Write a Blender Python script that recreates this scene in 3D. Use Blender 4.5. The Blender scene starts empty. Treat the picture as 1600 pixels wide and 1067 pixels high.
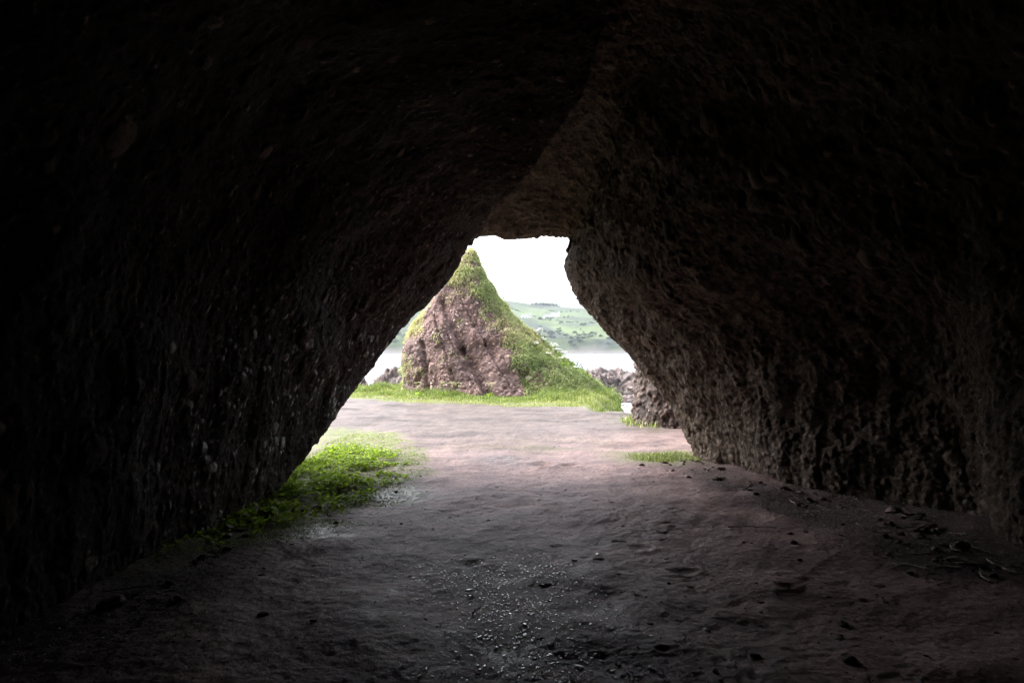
import bpy, math, random
import numpy as np
from mathutils import Vector

R = math.radians
SC = bpy.context.scene
COL = SC.collection
random.seed(7)
RNG = np.random.default_rng(11)

# ------------------------------------------------------------------ camera
CAM_Z = 1.6
cd = bpy.data.cameras.new("camera")
cd.lens = 24.0
cd.sensor_width = 36.0
cd.shift_y = 0.0091
cd.clip_start = 0.05
cd.clip_end = 9000
cam = bpy.data.objects.new("camera", cd)
COL.objects.link(cam)
cam.location = (0, 0, CAM_Z)
cam.rotation_euler = (R(90), 0, 0)
SC.camera = cam

# ------------------------------------------------------------------ sky, sun, exposure
SUN_EL, SUN_AZ = 48.0, -75.0        # azimuth from +Y (out of the cave), negative = to the left
world = bpy.data.worlds.new("World")
SC.world = world
world.use_nodes = True
wn = world.node_tree
for n in list(wn.nodes):
    wn.nodes.remove(n)
sky = wn.nodes.new("ShaderNodeTexSky")
sky.sky_type = 'NISHITA'
sky.sun_disc = False
sky.sun_elevation = R(SUN_EL)
sky.sun_rotation = R(SUN_AZ)
sky.air_density = 1.0
sky.dust_density = 5.0
sky.ozone_density = 1.0
hsv = wn.nodes.new("ShaderNodeHueSaturation")      # a closed overcast: the same sky, almost without its blue
hsv.inputs["Saturation"].default_value = 0.34
bg = wn.nodes.new("ShaderNodeBackground")
bg.inputs["Strength"].default_value = 0.15
wo = wn.nodes.new("ShaderNodeOutputWorld")
wn.links.new(sky.outputs[0], hsv.inputs["Color"])
wn.links.new(hsv.outputs[0], bg.inputs["Color"])
wn.links.new(bg.outputs[0], wo.inputs["Surface"])
world.cycles.sampling_method = 'MANUAL'
world.cycles.sample_map_resolution = 1024

sl = bpy.data.lights.new("sun", 'SUN')
sl.energy = 0.7
sl.angle = R(45)
sl.color = (1.0, 0.97, 0.93)
sun = bpy.data.objects.new("sun", sl)
COL.objects.link(sun)
az, el = R(SUN_AZ), R(SUN_EL)
sdir = Vector((math.sin(az) * math.cos(el), math.cos(az) * math.cos(el), math.sin(el)))
sun.rotation_euler = (-sdir).to_track_quat('-Z', 'Y').to_euler()
sun.location = sdir * 60

SC.view_settings.view_transform = 'Standard'
SC.view_settings.look = 'None'
SC.view_settings.exposure = 2.7
SC.view_settings.gamma = 1.0
SC.render.engine = 'CYCLES'
SC.cycles.use_denoising = True
SC.cycles.denoiser = 'OPENIMAGEDENOISE'
SC.cycles.denoising_prefilter = 'NONE'
SC.cycles.max_bounces = 8
SC.cycles.diffuse_bounces = 3
SC.cycles.glossy_bounces = 3
SC.cycles.volume_bounces = 0
SC.cycles.sample_clamp_indirect = 6.0
SC.cycles.caustics_reflective = False
SC.cycles.caustics_refractive = False


# ------------------------------------------------------------------ numpy noise
def hsh(ix, iy, iz, seed):
    n = (ix.astype(np.uint32) * np.uint32(374761393) + iy.astype(np.uint32) * np.uint32(668265263)
         + iz.astype(np.uint32) * np.uint32(2246822519) + np.uint32((seed * 3266489917) & 0xffffffff))
    n = (n ^ (n >> np.uint32(15))) * np.uint32(2246822519)
    n = (n ^ (n >> np.uint32(13))) * np.uint32(3266489917)
    n = n ^ (n >> np.uint32(16))
    return n.astype(np.float64) / 4294967295.0


def vnoise(p, seed=0):
    i = np.floor(p).astype(np.int64)
    f = p - i
    f = f * f * f * (f * (f * 6 - 15) + 10)
    out = np.zeros(len(p))
    for dx in (0, 1):
        wx = f[:, 0] if dx else 1 - f[:, 0]
        for dy in (0, 1):
            wy = f[:, 1] if dy else 1 - f[:, 1]
            for dz in (0, 1):
                wz = f[:, 2] if dz else 1 - f[:, 2]
                out += wx * wy * wz * hsh(i[:, 0] + dx, i[:, 1] + dy, i[:, 2] + dz, seed)
    return out * 2 - 1


def fbm(p, octv=4, seed=0, gain=0.5):
    a, s, t = 1.0, 0.0, 0.0
    q = p.copy()
    for k in range(octv):
        s = s + a * vnoise(q, seed + k * 17)
        t += a
        a *= gain
        q = q * 2.03 + 5.3
    return s / t


def cobbles(p, seed, prob, rmin, rmax):
    """height of rounded cobbles set in a matrix, and a random number per cobble (0 = bare matrix)"""
    i = np.floor(p).astype(np.int64)
    best = np.zeros(len(p))
    idv = np.zeros(len(p))
    for dx in (-1, 0, 1):
        for dy in (-1, 0, 1):
            for dz in (-1, 0, 1):
                cx, cy, cz = i[:, 0] + dx, i[:, 1] + dy, i[:, 2] + dz
                pr = hsh(cx, cy, cz, seed + 5)
                m = np.nonzero(pr < prob)[0]
                if len(m) == 0:
                    continue
                cx, cy, cz = cx[m], cy[m], cz[m]
                fx = cx + 0.15 + 0.7 * hsh(cx, cy, cz, seed + 1)
                fy = cy + 0.15 + 0.7 * hsh(cx, cy, cz, seed + 2)
                fz = cz + 0.15 + 0.7 * hsh(cx, cy, cz, seed + 3)
                h4 = hsh(cx, cy, cz, seed + 4)
                r = rmin + (rmax - rmin) * h4 * h4
                q = p[m]
                d2 = (q[:, 0] - fx) ** 2 + (q[:, 1] - fy) ** 2 + (q[:, 2] - fz) ** 2
                h = np.sqrt(np.maximum(0, r * r - d2))
                b = h > best[m]
                mm = m[b]
                best[mm] = h[b]
                idv[mm] = 0.02 + 0.98 * hsh(cx[b], cy[b], cz[b], seed + 6)
    return best, idv


def sstep(a, b, x):
    t = np.clip((x - a) / (b - a), 0, 1)
    return t * t * (3 - 2 * t)


# ------------------------------------------------------------------ mesh helpers
def mesh_from(name, V, F, mat=None, smooth=True, attrs=None, parent=None):
    """one mesh object from an (n,3) vertex array and an (m,k) face array (or a list of such arrays)"""
    if not isinstance(F, (list, tuple)):
        F = [F]
    me = bpy.data.meshes.new(name)
    nl = sum(f.size for f in F)
    nf = sum(len(f) for f in F)
    me.vertices.add(len(V))
    me.vertices.foreach_set("co", np.ascontiguousarray(V, dtype=np.float32).ravel())
    me.loops.add(nl)
    me.loops.foreach_set("vertex_index", np.concatenate([f.ravel() for f in F]).astype(np.int32))
    me.polygons.add(nf)
    tot = np.concatenate([np.full(len(f), f.shape[1], dtype=np.int32) for f in F])
    st = np.concatenate([[0], np.cumsum(tot)[:-1]]).astype(np.int32)
    me.polygons.foreach_set("loop_start", st)
    me.polygons.foreach_set("loop_total", tot)
    me.polygons.foreach_set("use_smooth", np.full(nf, smooth, dtype=bool))
    me.update(calc_edges=True)
    me.validate()
    for k, a in (attrs or {}).items():
        at = me.attributes.new(k, 'FLOAT', 'POINT')
        at.data.foreach_set("value", np.ascontiguousarray(a, dtype=np.float32).ravel())
    if mat:
        me.materials.append(mat)
    o = bpy.data.objects.new(name, me)
    COL.objects.link(o)
    if parent:
        o.parent = parent
    return o


def grid_faces(n, m, wrap=False):
    idx = np.arange(n * m).reshape(n, m)
    if wrap:
        idx = np.concatenate([idx, idx[:, :1]], axis=1)
    return np.stack([idx[:-1, :-1], idx[:-1, 1:], idx[1:, 1:], idx[1:, :-1]], -1).reshape(-1, 4)


def tag(o, label=None, cat=None, group=None, kind=None):
    if label: o["label"] = label
    if cat: o["category"] = cat
    if group: o["group"] = group
    if kind: o["kind"] = kind
    return o


def empty(name, loc, rz=0.0):
    o = bpy.data.objects.new(name, None)
    o.empty_display_size = 0.1
    COL.objects.link(o)
    o.location = loc
    o.rotation_euler = (0, 0, rz)
    return o


def copy_tree(o, parent=None):
    c = o.copy()
    COL.objects.link(c)
    if parent:
        c.parent = parent
    for ch in list(o.children):
        copy_tree(ch, c)
    return c


def icosphere(sub):
    t = (1 + 5 ** 0.5) / 2
    v = [(-1, t, 0), (1, t, 0), (-1, -t, 0), (1, -t, 0), (0, -1, t), (0, 1, t), (0, -1, -t), (0, 1, -t),
         (t, 0, -1), (t, 0, 1), (-t, 0, -1), (-t, 0, 1)]
    f = [(0, 11, 5), (0, 5, 1), (0, 1, 7), (0, 7, 10), (0, 10, 11), (1, 5, 9), (5, 11, 4), (11, 10, 2), (10, 7, 6),
         (7, 1, 8), (3, 9, 4), (3, 4, 2), (3, 2, 6), (3, 6, 8), (3, 8, 9), (4, 9, 5), (2, 4, 11), (6, 2, 10), (8, 6, 7), (9, 8, 1)]
    v = [np.array(a) / np.linalg.norm(a) for a in v]
    for _ in range(sub):
        mid, nf = {}, []

        def mp(a, b):
            k = (min(a, b), max(a, b))
            if k not in mid:
                w = v[a] + v[b]
                v.append(w / np.linalg.norm(w))
                mid[k] = len(v) - 1
            return mid[k]
        for a, b, c in f:
            ab, bc, ca = mp(a, b), mp(b, c), mp(c, a)
            nf += [(a, ab, ca), (b, bc, ab), (c, ca, bc), (ab, bc, ca)]
        f = nf
    return np.array(v), np.array(f)


# ------------------------------------------------------------------ material helpers
class NT:
    def __init__(s, name, rough=0.8, spec=0.5):
        s.m = bpy.data.materials.new(name)
        s.m.use_nodes = True
        s.t = s.m.node_tree
        s.b = s.t.nodes["Principled BSDF"]
        s.b.inputs["Roughness"].default_value = rough
        s.b.inputs["Specular IOR Level"].default_value = spec

    def n(s, kind, **kw):
        nd = s.t.nodes.new("ShaderNode" + kind)
        for k, v in kw.items():
            if k in nd.inputs.keys():
                nd.inputs[k].default_value = v
            else:
                setattr(nd, k, v)
        return nd

    def l(s, a, b):
        s.t.links.new(a, b)

    def attr(s, name):
        return s.n("Attribute", attribute_name=name).outputs["Fac"]

    def pos(s):
        return s.n("NewGeometry").outputs["Position"]

    def noise(s, scale, detail=4.0, rough=0.55, vec=None):
        nd = s.n("TexNoise", Scale=scale, Detail=detail, Roughness=rough)
        s.l(vec if vec is not None else s.pos(), nd.inputs["Vector"])
        return nd.outputs["Fac"]

    def ramp(s, fac, stops):
        nd = s.n("ValToRGB")
        cr = nd.color_ramp
        while len(cr.elements) < len(stops):
            cr.elements.new(0.5)
        for e, (p, c) in zip(cr.elements, stops):
            e.position = p
            e.color = (*c, 1) if isinstance(c, tuple) else (c, c, c, 1)
        s.l(fac, nd.inputs[0])
        return nd.outputs[0]

    def mix(s, fac, a, b, blend='MIX'):
        nd = s.n("Mix", data_type='RGBA', blend_type=blend)
        a, b = ((v, v, v) if isinstance(v, (int, float)) else v for v in (a, b))
        for sock, v in ((nd.inputs[0], fac), (nd.inputs[6], a), (nd.inputs[7], b)):
            if isinstance(v, (int, float)):
                sock.default_value = v
            elif isinstance(v, tuple):
                sock.default_value = (*v, 1)
            else:
                s.l(v, sock)
        return nd.outputs[2]

    def math(s, op, a, b=0.0, clamp=False):
        nd = s.n("Math", operation=op, use_clamp=clamp)
        for i, v in enumerate((a, b)):
            if isinstance(v, (int, float)):
                nd.inputs[i].default_value = v
            else:
                s.l(v, nd.inputs[i])
        return nd.outputs[0]

    def color(s, c):
        if isinstance(c, tuple):
            s.b.inputs["Base Color"].default_value = (*c, 1)
        else:
            s.l(c, s.b.inputs["Base Color"])

    def rough(s, c):
        s.l(c, s.b.inputs["Roughness"])

    def bump(s, h, strength, dist):
        nd = s.n("Bump", Strength=strength, Distance=dist)
        s.l(h, nd.inputs["Height"])
        s.l(nd.outputs[0], s.b.inputs["Normal"])


def rock_material(name, matrix, lo, mid, hi, rough=(0.45, 0.8), scale=1.0, dry_lit=None, spec=0.5):
    """conglomerate: a dull matrix with cobbles, each of its own colour (attribute 'cell')"""
    m = NT(name, spec=spec)
    cell = m.attr("cell")
    cob = m.ramp(cell, [(0.0, lo), (0.3, mid), (0.62, lo), (0.8, mid), (1.0, hi)])
    has = m.math('GREATER_THAN', cell, 0.01)
    c = m.mix(has, matrix, cob)
    n1 = m.noise(9.0 * scale, 6, 0.65)
    c = m.mix(1.0, c, m.ramp(n1, [(0.25, 0.55), (0.75, 1.35)]), 'MULTIPLY')
    n2 = m.noise(1.1 * scale, 4, 0.6)
    c = m.mix(1.0, c, m.ramp(n2, [(0.3, (0.75, 0.72, 0.74)), (0.7, (1.2, 1.18, 1.1))]), 'MULTIPLY')
    if dry_lit:  # paler rock tone that puts light from the mouth into the colour
        c = m.mix(m.math('MULTIPLY', m.attr("dry_lit"), m.ramp(m.noise(7, 6, 0.7), [(0.36, 0.10), (0.62, 0.82)])), c, m.mix(1.0, dry_lit, m.ramp(m.noise(22, 5, 0.7), [(0.3, 0.45), (0.7, 1.5)]), 'MULTIPLY'))
    m.color(c)
    ro = m.ramp(n2, [(0.3, rough[0]), (0.7, rough[1])])
    if dry_lit:
        wet = m.math('MULTIPLY', m.attr("wetrock"), m.ramp(m.noise(6, 4, 0.6), [(0.40, 0.0), (0.58, 1.0)]))
        m.l(m.math('ADD', spec, m.math('MULTIPLY', wet, 0.5)), m.b.inputs["Specular IOR Level"])
        ro = m.mix(wet, ro, 0.30)
    m.rough(ro)
    m.bump(m.math('ADD', m.noise(42.0 * scale, 7, 0.75), m.math('MULTIPLY', m.noise(13.0 * scale, 5, 0.65), 1.6)), 0.75, 0.018)
    return m.m


MAT = {}
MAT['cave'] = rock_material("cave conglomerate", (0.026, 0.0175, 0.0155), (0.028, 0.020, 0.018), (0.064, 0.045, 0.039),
                            (0.19, 0.155, 0.135), (0.6, 0.95), dry_lit=(0.152, 0.121, 0.101), spec=0.08)
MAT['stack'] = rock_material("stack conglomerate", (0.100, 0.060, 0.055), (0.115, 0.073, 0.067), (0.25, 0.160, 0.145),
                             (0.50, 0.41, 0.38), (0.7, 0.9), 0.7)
MAT['outer'] = rock_material("outer rock conglomerate", (0.026, 0.016, 0.0135), (0.036, 0.023, 0.020), (0.085, 0.055, 0.047),
                             (0.23, 0.175, 0.155), (0.7, 0.9), 0.8)  # conglomerate darkened to carry the cliff's shade on the outer rock
MAT['shore'] = rock_material("shore conglomerate", (0.048, 0.036, 0.035), (0.062, 0.046, 0.045), (0.115, 0.083, 0.078),
                             (0.30, 0.26, 0.25), (0.6, 0.9), 0.5)


def foliage_material(name, stops, rough=0.55, trans=0.35):
    m = NT(name, rough=rough, spec=0.3)
    m.t.nodes.remove(m.b)
    out = m.t.nodes["Material Output"]
    c = m.ramp(m.attr("tint"), stops)
    d = m.n("BsdfPrincipled", Roughness=rough)
    d.inputs["Specular IOR Level"].default_value = 0.3
    tr = m.n("BsdfTranslucent")
    mx = m.n("MixShader", Fac=trans)
    m.l(c, d.inputs["Base Color"])
    m.l(m.mix(1.0, c, (1.05, 1.12, 0.75), 'MULTIPLY'), tr.inputs["Color"])
    m.l(d.outputs[0], mx.inputs[1])
    m.l(tr.outputs[0], mx.inputs[2])
    m.l(mx.outputs[0], out.inputs["Surface"])
    return m.m


MAT['grass'] = foliage_material("fresh grass", [(0.0, (0.11, 0.155, 0.04)), (0.5, (0.20, 0.255, 0.07)), (0.85, (0.30, 0.325, 0.12)), (1.0, (0.40, 0.36, 0.20))])
MAT['slope_grass'] = foliage_material("slope grass", [(0.0, (0.14, 0.20, 0.075)), (0.45, (0.27, 0.33, 0.13)), (0.75, (0.41, 0.41, 0.21)), (1.0, (0.52, 0.45, 0.30))])
MAT['leaf'] = foliage_material("wet leaves", [(0.0, (0.14, 0.22, 0.025)), (0.6, (0.29, 0.41, 0.045)), (1.0, (0.45, 0.52, 0.09))], 0.6, 0.5)
MAT['tree'] = foliage_material("far foliage", [(0.0, (0.035, 0.055, 0.03)), (0.6, (0.06, 0.09, 0.045)), (1.0, (0.10, 0.13, 0.06))], 0.7, 0.15)

# ------------------------------------------------------------------ the cave
# control net: (x, z) of the cave's section at a distance, left foot over the roof to the right foot
MOUTH = [(-2.68, -.5, 7.7), (-2.60, 0, 7.7), (-2.38, .43, 8.2), (-2.15, .99, 9.0), (-1.78, 1.6, 9.5), (-1.47, 2.04, 9.8),
         (-.94, 2.61, 10.0), (-.63, 3.20, 10.3), (-.50, 3.42, 10.8), (.30, 3.45, 11.0), (.95, 3.43, 10.9), (.87, 3.07, 10.6),
         (.84, 2.81, 10.5), (1.02, 2.41, 10.4), (1.35, 1.97, 10.3), (1.74, 1.6, 10.3), (2.03, 1.29, 10.3), (2.51, .62, 10.3),
         (2.72, 0, 10.2), (2.75, -.5, 10.2)]
OFF = np.array([p[2] - 10.3 for p in MOUTH])
SECT = [
    (9.3, .93, [(-2.7, -.5), (-2.65, 0), (-2.5, .45), (-2.32, 1.05), (-2.0, 1.68), (-1.66, 2.18), (-1.0, 2.95), (-.03, 3.72), (-.05, 4.05), (.5, 4.05),
                (1.05, 3.92), (1.08, 3.4), (1.12, 3.0), (1.4, 2.5), (1.8, 1.97), (2.2, 1.55), (2.45, 1.22), (2.85, .6), (2.98, 0), (3.0, -.5)]),
    (8.0, .8, [(-2.75, -.5), (-2.68, 0), (-2.6, .5), (-2.45, 1.1), (-2.2, 1.8), (-1.9, 2.4), (-1.05, 3.3), (.52, 4.15), (.48, 4.5), (.85, 4.47),
               (1.15, 4.25), (1.3, 3.8), (1.5, 3.2), (1.85, 2.45), (2.6, 2.0), (2.95, 1.5), (3.08, 1.1), (3.12, .55), (3.2, 0), (3.25, -.5)]),
    (6.5, .65, [(-2.8, -.5), (-2.75, 0), (-2.7, .5), (-2.6, 1.2), (-2.4, 2.0), (-2.1, 2.7), (-1.1, 3.75), (.8, 4.55), (.8, 4.85), (1.1, 4.75),
                (1.4, 4.5), (1.8, 4.0), (2.15, 3.3), (2.8, 2.55), (3.8, 2.1), (4.15, 1.5), (4.3, 1.1), (4.4, .5), (4.45, 0), (4.5, -.5)]),
    (5.3, .5, [(-2.8, -.5), (-2.75, 0), (-2.75, .5), (-2.65, 1.2), (-2.5, 2.1), (-2.25, 2.8), (-1.2, 3.95), (.8, 4.75), (.85, 4.95), (1.2, 4.9),
               (1.6, 4.5), (2.1, 4.0), (2.7, 3.4), (3.3, 2.75), (3.75, 2.1), (3.88, 1.55), (3.88, 1.1), (3.8, .5), (3.70, 0), (3.68, -.5)]),
    (3.0, .2, [(-3.0, -.5), (-2.95, 0), (-3.0, .5), (-2.95, 1.3), (-2.8, 2.2), (-2.5, 3.0), (-1.3, 4.2), (.6, 4.9), (.8, 4.95), (1.1, 4.9),
               (1.6, 4.5), (2.2, 4.1), (2.9, 3.5), (3.6, 2.9), (4.1, 2.2), (4.3, 1.6), (4.35, 1.1), (4.3, .5), (4.2, 0), (4.2, -.5)]),
    (0.0, 0., [(-3.5, -.5), (-3.5, 0), (-3.5, .5), (-3.3, 1.3), (-3.0, 2.1), (-2.4, 2.8), (-1.2, 3.8), (.4, 4.4), (.6, 4.5), (.9, 4.5),
               (1.6, 4.4), (2.3, 4.0), (3.0, 3.5), (3.6, 2.9), (4.1, 2.2), (4.3, 1.6), (4.35, 1.1), (4.3, .5), (4.2, 0), (4.2, -.5)]),
]
rows = []
s0 = SECT[-1][2]
rows.append([(x * .05 + .3, -9.5, max(z * .25, -.5)) for x, z in s0])
rows.append([(x * .7 + .2, -8.5, z * .7 if z > 0 else z) for x, z in s0])
rows.append([(x, -4.5, z) for x, z in s0])
for D, w, pts in reversed(SECT):
    rows.append([(x, D + OFF[j] * w, z) for j, (x, z) in enumerate(pts)])
rows.append([(x, d, z) for x, z, d in MOUTH])
N_IN = len(rows)


def flare(s, sz, dd):
    return [(.2 + (x - .2) * s, d * .25 + 7.6 + dd if s > 3 else d + dd, z * sz if z > 0 else z * (1 + s)) for x, z, d in MOUTH]


rows.append(flare(1.07, 1.06, .35))
rows.append(flare(1.5, 1.4, .75))
rows.append(flare(2.6, 1.9, 1.1))
rows.append(flare(6.0, 2.5, .9))
rows.append(flare(9.0, 3.4, -4.0))
rows.append(flare(9.5, 3.6, -28))
CN = np.array(rows, dtype=float)
cnt_r = [8, 10, 14, 40, 150, 130, 130, 130, 120, 14, 24, 24, 30, 24, 12]
NRseg = len(rows) - 1
# samples per span: dense where the camera looks
cnt_r = {0: 6, 1: 8, 2: 12, 3: 60, 4: 150, 5: 105, 6: 120, 7: 110, 8: 100, 9: 30, 10: 40, 11: 40, 12: 40, 13: 20, 14: 10}


def cr_weights(n, counts):
    """rows of Catmull-Rom weights for n control points"""
    W = []
    for s in range(n - 1):
        c = counts[s]
        for k in range(c + (1 if s == n - 2 else 0)):
            t = k / c
            w = np.zeros(n)
            b = (-.5 * t + t * t - .5 * t ** 3, 1 - 2.5 * t * t + 1.5 * t ** 3, .5 * t + 2 * t * t - 1.5 * t ** 3, -.5 * t * t + .5 * t ** 3)
            for q, bb in zip((s - 1, s, s + 1, s + 2), b):
                w[min(max(q, 0), n - 1)] += bb
            W.append(w)
    return np.array(W)


seg_len = [np.linalg.norm(CN[5:N_IN, j + 1] - CN[5:N_IN, j], axis=1).mean() for j in range(19)]
cnt_c = {j: max(6, int(round(L / .0155))) for j, L in enumerate(seg_len)}
WR = cr_weights(len(rows), cnt_r)
WC = cr_weights(20, cnt_c)
SURF = np.einsum('ri,ijk,cj->rck', WR, CN, WC)
nr, nc = SURF.shape[:2]
du = np.gradient(SURF, axis=0)
dv = np.gradient(SURF, axis=1)
NRM = np.cross(du, dv)
NRM /= np.maximum(np.linalg.norm(NRM, axis=2, keepdims=True), 1e-9)
# smooth the normals a little so that creases do not tear
for _ in range(6):
    NRM[1:-1, :] = (NRM[:-2, :] + NRM[1:-1, :] * 2 + NRM[2:, :]) / 4
    NRM[:, 1:-1] = (NRM[:, :-2] + NRM[:, 1:-1] * 2 + NRM[:, 2:]) / 4
NRM /= np.maximum(np.linalg.norm(NRM, axis=2, keepdims=True), 1e-9)
rchk = sum(cnt_r[i] for i in range(6))
if np.dot(NRM[rchk, 60], np.array([0.3, SURF[rchk, 60, 1], 1.6]) - SURF[rchk, 60]) < 0:
    NRM = -NRM
P = SURF.reshape(-1, 3)
Nn = NRM.reshape(-1, 3)
row_i = np.repeat(np.arange(nr), nc)
r_mouth = sum(cnt_r[i] for i in range(N_IN - 1))
near = np.exp(-((row_i - r_mouth) / 45.0) ** 2)          # keep the rim where it was measured
warp = np.stack([fbm(P * .9, 3, 71), fbm(P * .9, 3, 72), fbm(P * .9, 3, 73)], 1)
Q = P + warp * .22
big = fbm(Q * .55, 3, 3)
rid = 1 - np.abs(fbm(Q * np.array([1.3, 1.3, .7]), 4, 21)) * 2
med = fbm(Q * np.array([3.2, 3.2, 1.6]), 4, 9)
fine = fbm(P * 14, 3, 31)
# beds dip: cobbles lie along them, flatter and longer on the right, steep on the left
def bed(deg):
    c, d = math.cos(R(deg)), math.sin(R(deg))
    return np.stack([P[:, 0] * c - P[:, 2] * d, P[:, 1], P[:, 0] * d + P[:, 2] * c], 1) + warp * .10


B = np.where((P[:, 0] + .3 * warp[:, 0] < -.2)[:, None], bed(-62), bed(34))
c1, i1 = cobbles(B / np.array([.40, .36, .22]), 100, .16, .14, .46)
c2, i2 = cobbles(B / np.array([.17, .155, .10]), 200, .55, .16, .5)
c3, i3 = cobbles(B / np.array([.075, .07, .05]), 300, .9, .22, .5)
h1, h2, h3 = c1 * .17, c2 * .10, c3 * .052
hc = np.maximum(np.maximum(h1, h2), h3)
cell = np.where(h1 >= hc - 1e-9, i1, np.where(h2 >= hc - 1e-9, i2, i3)) * (hc > .006)
hb = cobbles(B / np.array([.16, .15, .10]) + 7.7, 350, .45, .2, .5)[0] * .07          # sockets the cobbles fell out of
drape = fbm(Q * np.array([7, 7, .9]), 3, 35) * sstep(2.6, 1.2, P[:, 2])
crag = fbm(P * np.array([2.6, 2.6, 2.4]), 5, 37, .55) * .075
slab = 1 - .4 * sstep(0, -.6, P[:, 0])
disp = big * .20 * (1 - .9 * near) + (crag + fbm(P * 24, 4, 31, .7) * .022 + drape * .042 + hc * .85) * slab - hb * .25 * (hc < .01) - .02
ext = row_i > r_mouth + 40
disp = np.where(ext, disp * 2.0, disp)
PD = P + Nn * disp[:, None]
ys = PD[:, 1]
col_i = np.tile(np.arange(nc), nr)
right = col_i > sum(cnt_c[j] for j in range(8))          # right of the crease: browner, drier rock, its light painted in towards the mouth
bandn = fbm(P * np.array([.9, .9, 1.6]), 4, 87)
dry_lit = np.where(right, .25 + .75 * sstep(3.5, 8.0, ys + bandn), .30 * sstep(1.4, .2, PD[:, 2]) * sstep(3.5, 6.5, ys) + .12 * sstep(.1, .5, bandn))
cave = mesh_from("cave_rock", PD, grid_faces(nr, nc), MAT['cave'], attrs={"cell": cell, "dry_lit": np.clip(dry_lit, 0, 1),
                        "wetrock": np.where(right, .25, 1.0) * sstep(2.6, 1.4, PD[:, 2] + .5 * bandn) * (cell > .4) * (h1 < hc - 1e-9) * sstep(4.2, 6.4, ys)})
ctag = cave
MAT['cobble'] = None
_m = NT("smooth cobbles", spec=0.15)
_c = _m.ramp(_m.n("ObjectInfo").outputs["Random"], [(0, (0.03, 0.022, 0.018)), (0.4, (0.06, 0.043, 0.035)), (0.7, (0.09, 0.069, 0.057)), (1, (0.13, 0.105, 0.09))])
_m.color(_m.mix(1.0, _c, _m.ramp(_m.noise(18, 5, .65), [(0.3, 0.65), (0.7, 1.2)]), 'MULTIPLY'))
_m.b.inputs["Roughness"].default_value = 0.75
_m.bump(_m.noise(60, 4, .6), 0.25, 0.006)
MAT['cobble'] = _m.m
cprot = []
for k in range(5):
    v, f = icosphere(3)
    v = v * (1 + .16 * fbm(v * 1.1 + k * 9.3, 3, 800 + k)[:, None]) * np.array([1.0, .6, .5])
    cprot.append(mesh_from("cobble", v, f, MAT['cobble'], parent=cave))
okv = np.nonzero((PD[:, 1] > 5.5) & (PD[:, 1] < 9.6) & (row_i < r_mouth - 12) & right & (PD[:, 0] > 1.1) & ((PD[:, 2] > 2.0) | (RNG.random(len(PD)) < .10)) & (PD[:, 2] > .4))[0]
for k, j in enumerate(RNG.choice(okv, 80, replace=False)):
    o = cprot[k] if k < 5 else cprot[k % 5].copy()
    if k >= 5:
        COL.objects.link(o)
        o.parent = cave
    r = float(np.clip(RNG.gamma(3, .021) + .03, .04, .16))
    nv = Vector(Nn[j]).normalized()
    tv = Vector((0.55, .45, -.7)) if PD[j, 0] > .2 else Vector((.25, .3, .9))
    tv = (tv - nv * tv.dot(nv)).normalized()
    bv_ = nv.cross(tv)
    from mathutils import Matrix
    o.matrix_local = Matrix(((tv.x * r, bv_.x * r, nv.x * r, PD[j, 0] - nv.x * r * .27), (tv.y * r, bv_.y * r, nv.y * r, PD[j, 1] - nv.y * r * .27),
                             (tv.z * r, bv_.z * r, nv.z * r, PD[j, 2] - nv.z * r * .27), (0, 0, 0, 1)))
tag(cave, "dark pebbly conglomerate walls and roof of the sea cave around the bright opening", "cave", kind="structure")

# ------------------------------------------------------------------ ground: one sheet from the cave floor to the sea bed
SEA = -1.2


def geom(a, b, n, first):
    """n points from a to b with steps growing from first"""
    L = abs(b - a)
    lo, hi = 1.0, 10.0
    for _ in range(80):
        q = (lo + hi) / 2
        s = first * (q ** n - 1) / (q - 1) if q > 1 + 1e-9 else first * n
        lo, hi = (q, hi) if s < L else (lo, q)
    c = np.cumsum(first * q ** np.arange(n))
    return a + np.sign(b - a) * c * (L / c[-1])


xs = np.concatenate([geom(-4.2, -3000, 45, .05)[::-1], np.arange(-4.2, 5.0, .0155), geom(5.0, 3000, 45, .05)])
y1 = 2.4 + np.cumsum(np.linspace(.0095, .024, 620))
ysr = np.concatenate([geom(2.4, -60, 40, .03)[::-1], [2.4], y1, np.arange(y1[-1] + .03, 31, .05), geom(31, 5000, 60, .15)])
GX, GY = np.meshgrid(xs, ysr)
gx, gy = GX.ravel(), GY.ravel()
g3 = np.stack([gx, gy, np.zeros_like(gx)], 1)


def edge_x(y):
    return np.interp(y, [16.6, 17.4, 19, 22, 25, 30], [9.0, 1.95, 2.0, 2.45, 3.4, 3.5])


PITS = []
for _ in range(95):
    yy = random.uniform(3.4, 11.5) if random.random() < .8 else random.uniform(8, 16)
    PITS.append((random.gauss(.45, 1.0), yy, random.uniform(.02, .05), random.uniform(.006, .014)))
PITS += [(1.30, 16.3, .55, .10), (2.1, 16.9, .4, .07), (.46, 9.6, .16, .03), (.78, 9.5, .12, .03), (1.05, 5.6, .10, .02), (1.25, 5.0, .08, .02), (-.33, 5.15, .11, .02)]


def shelf(x, y):
    """1 on the path and the grass shelf, 0 on the beach"""
    right = sstep(1.6, 0, (x - edge_x(y)))
    back = sstep(33, 29, y)
    return np.where(y < 16.6, 1.0, right * back)


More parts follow.
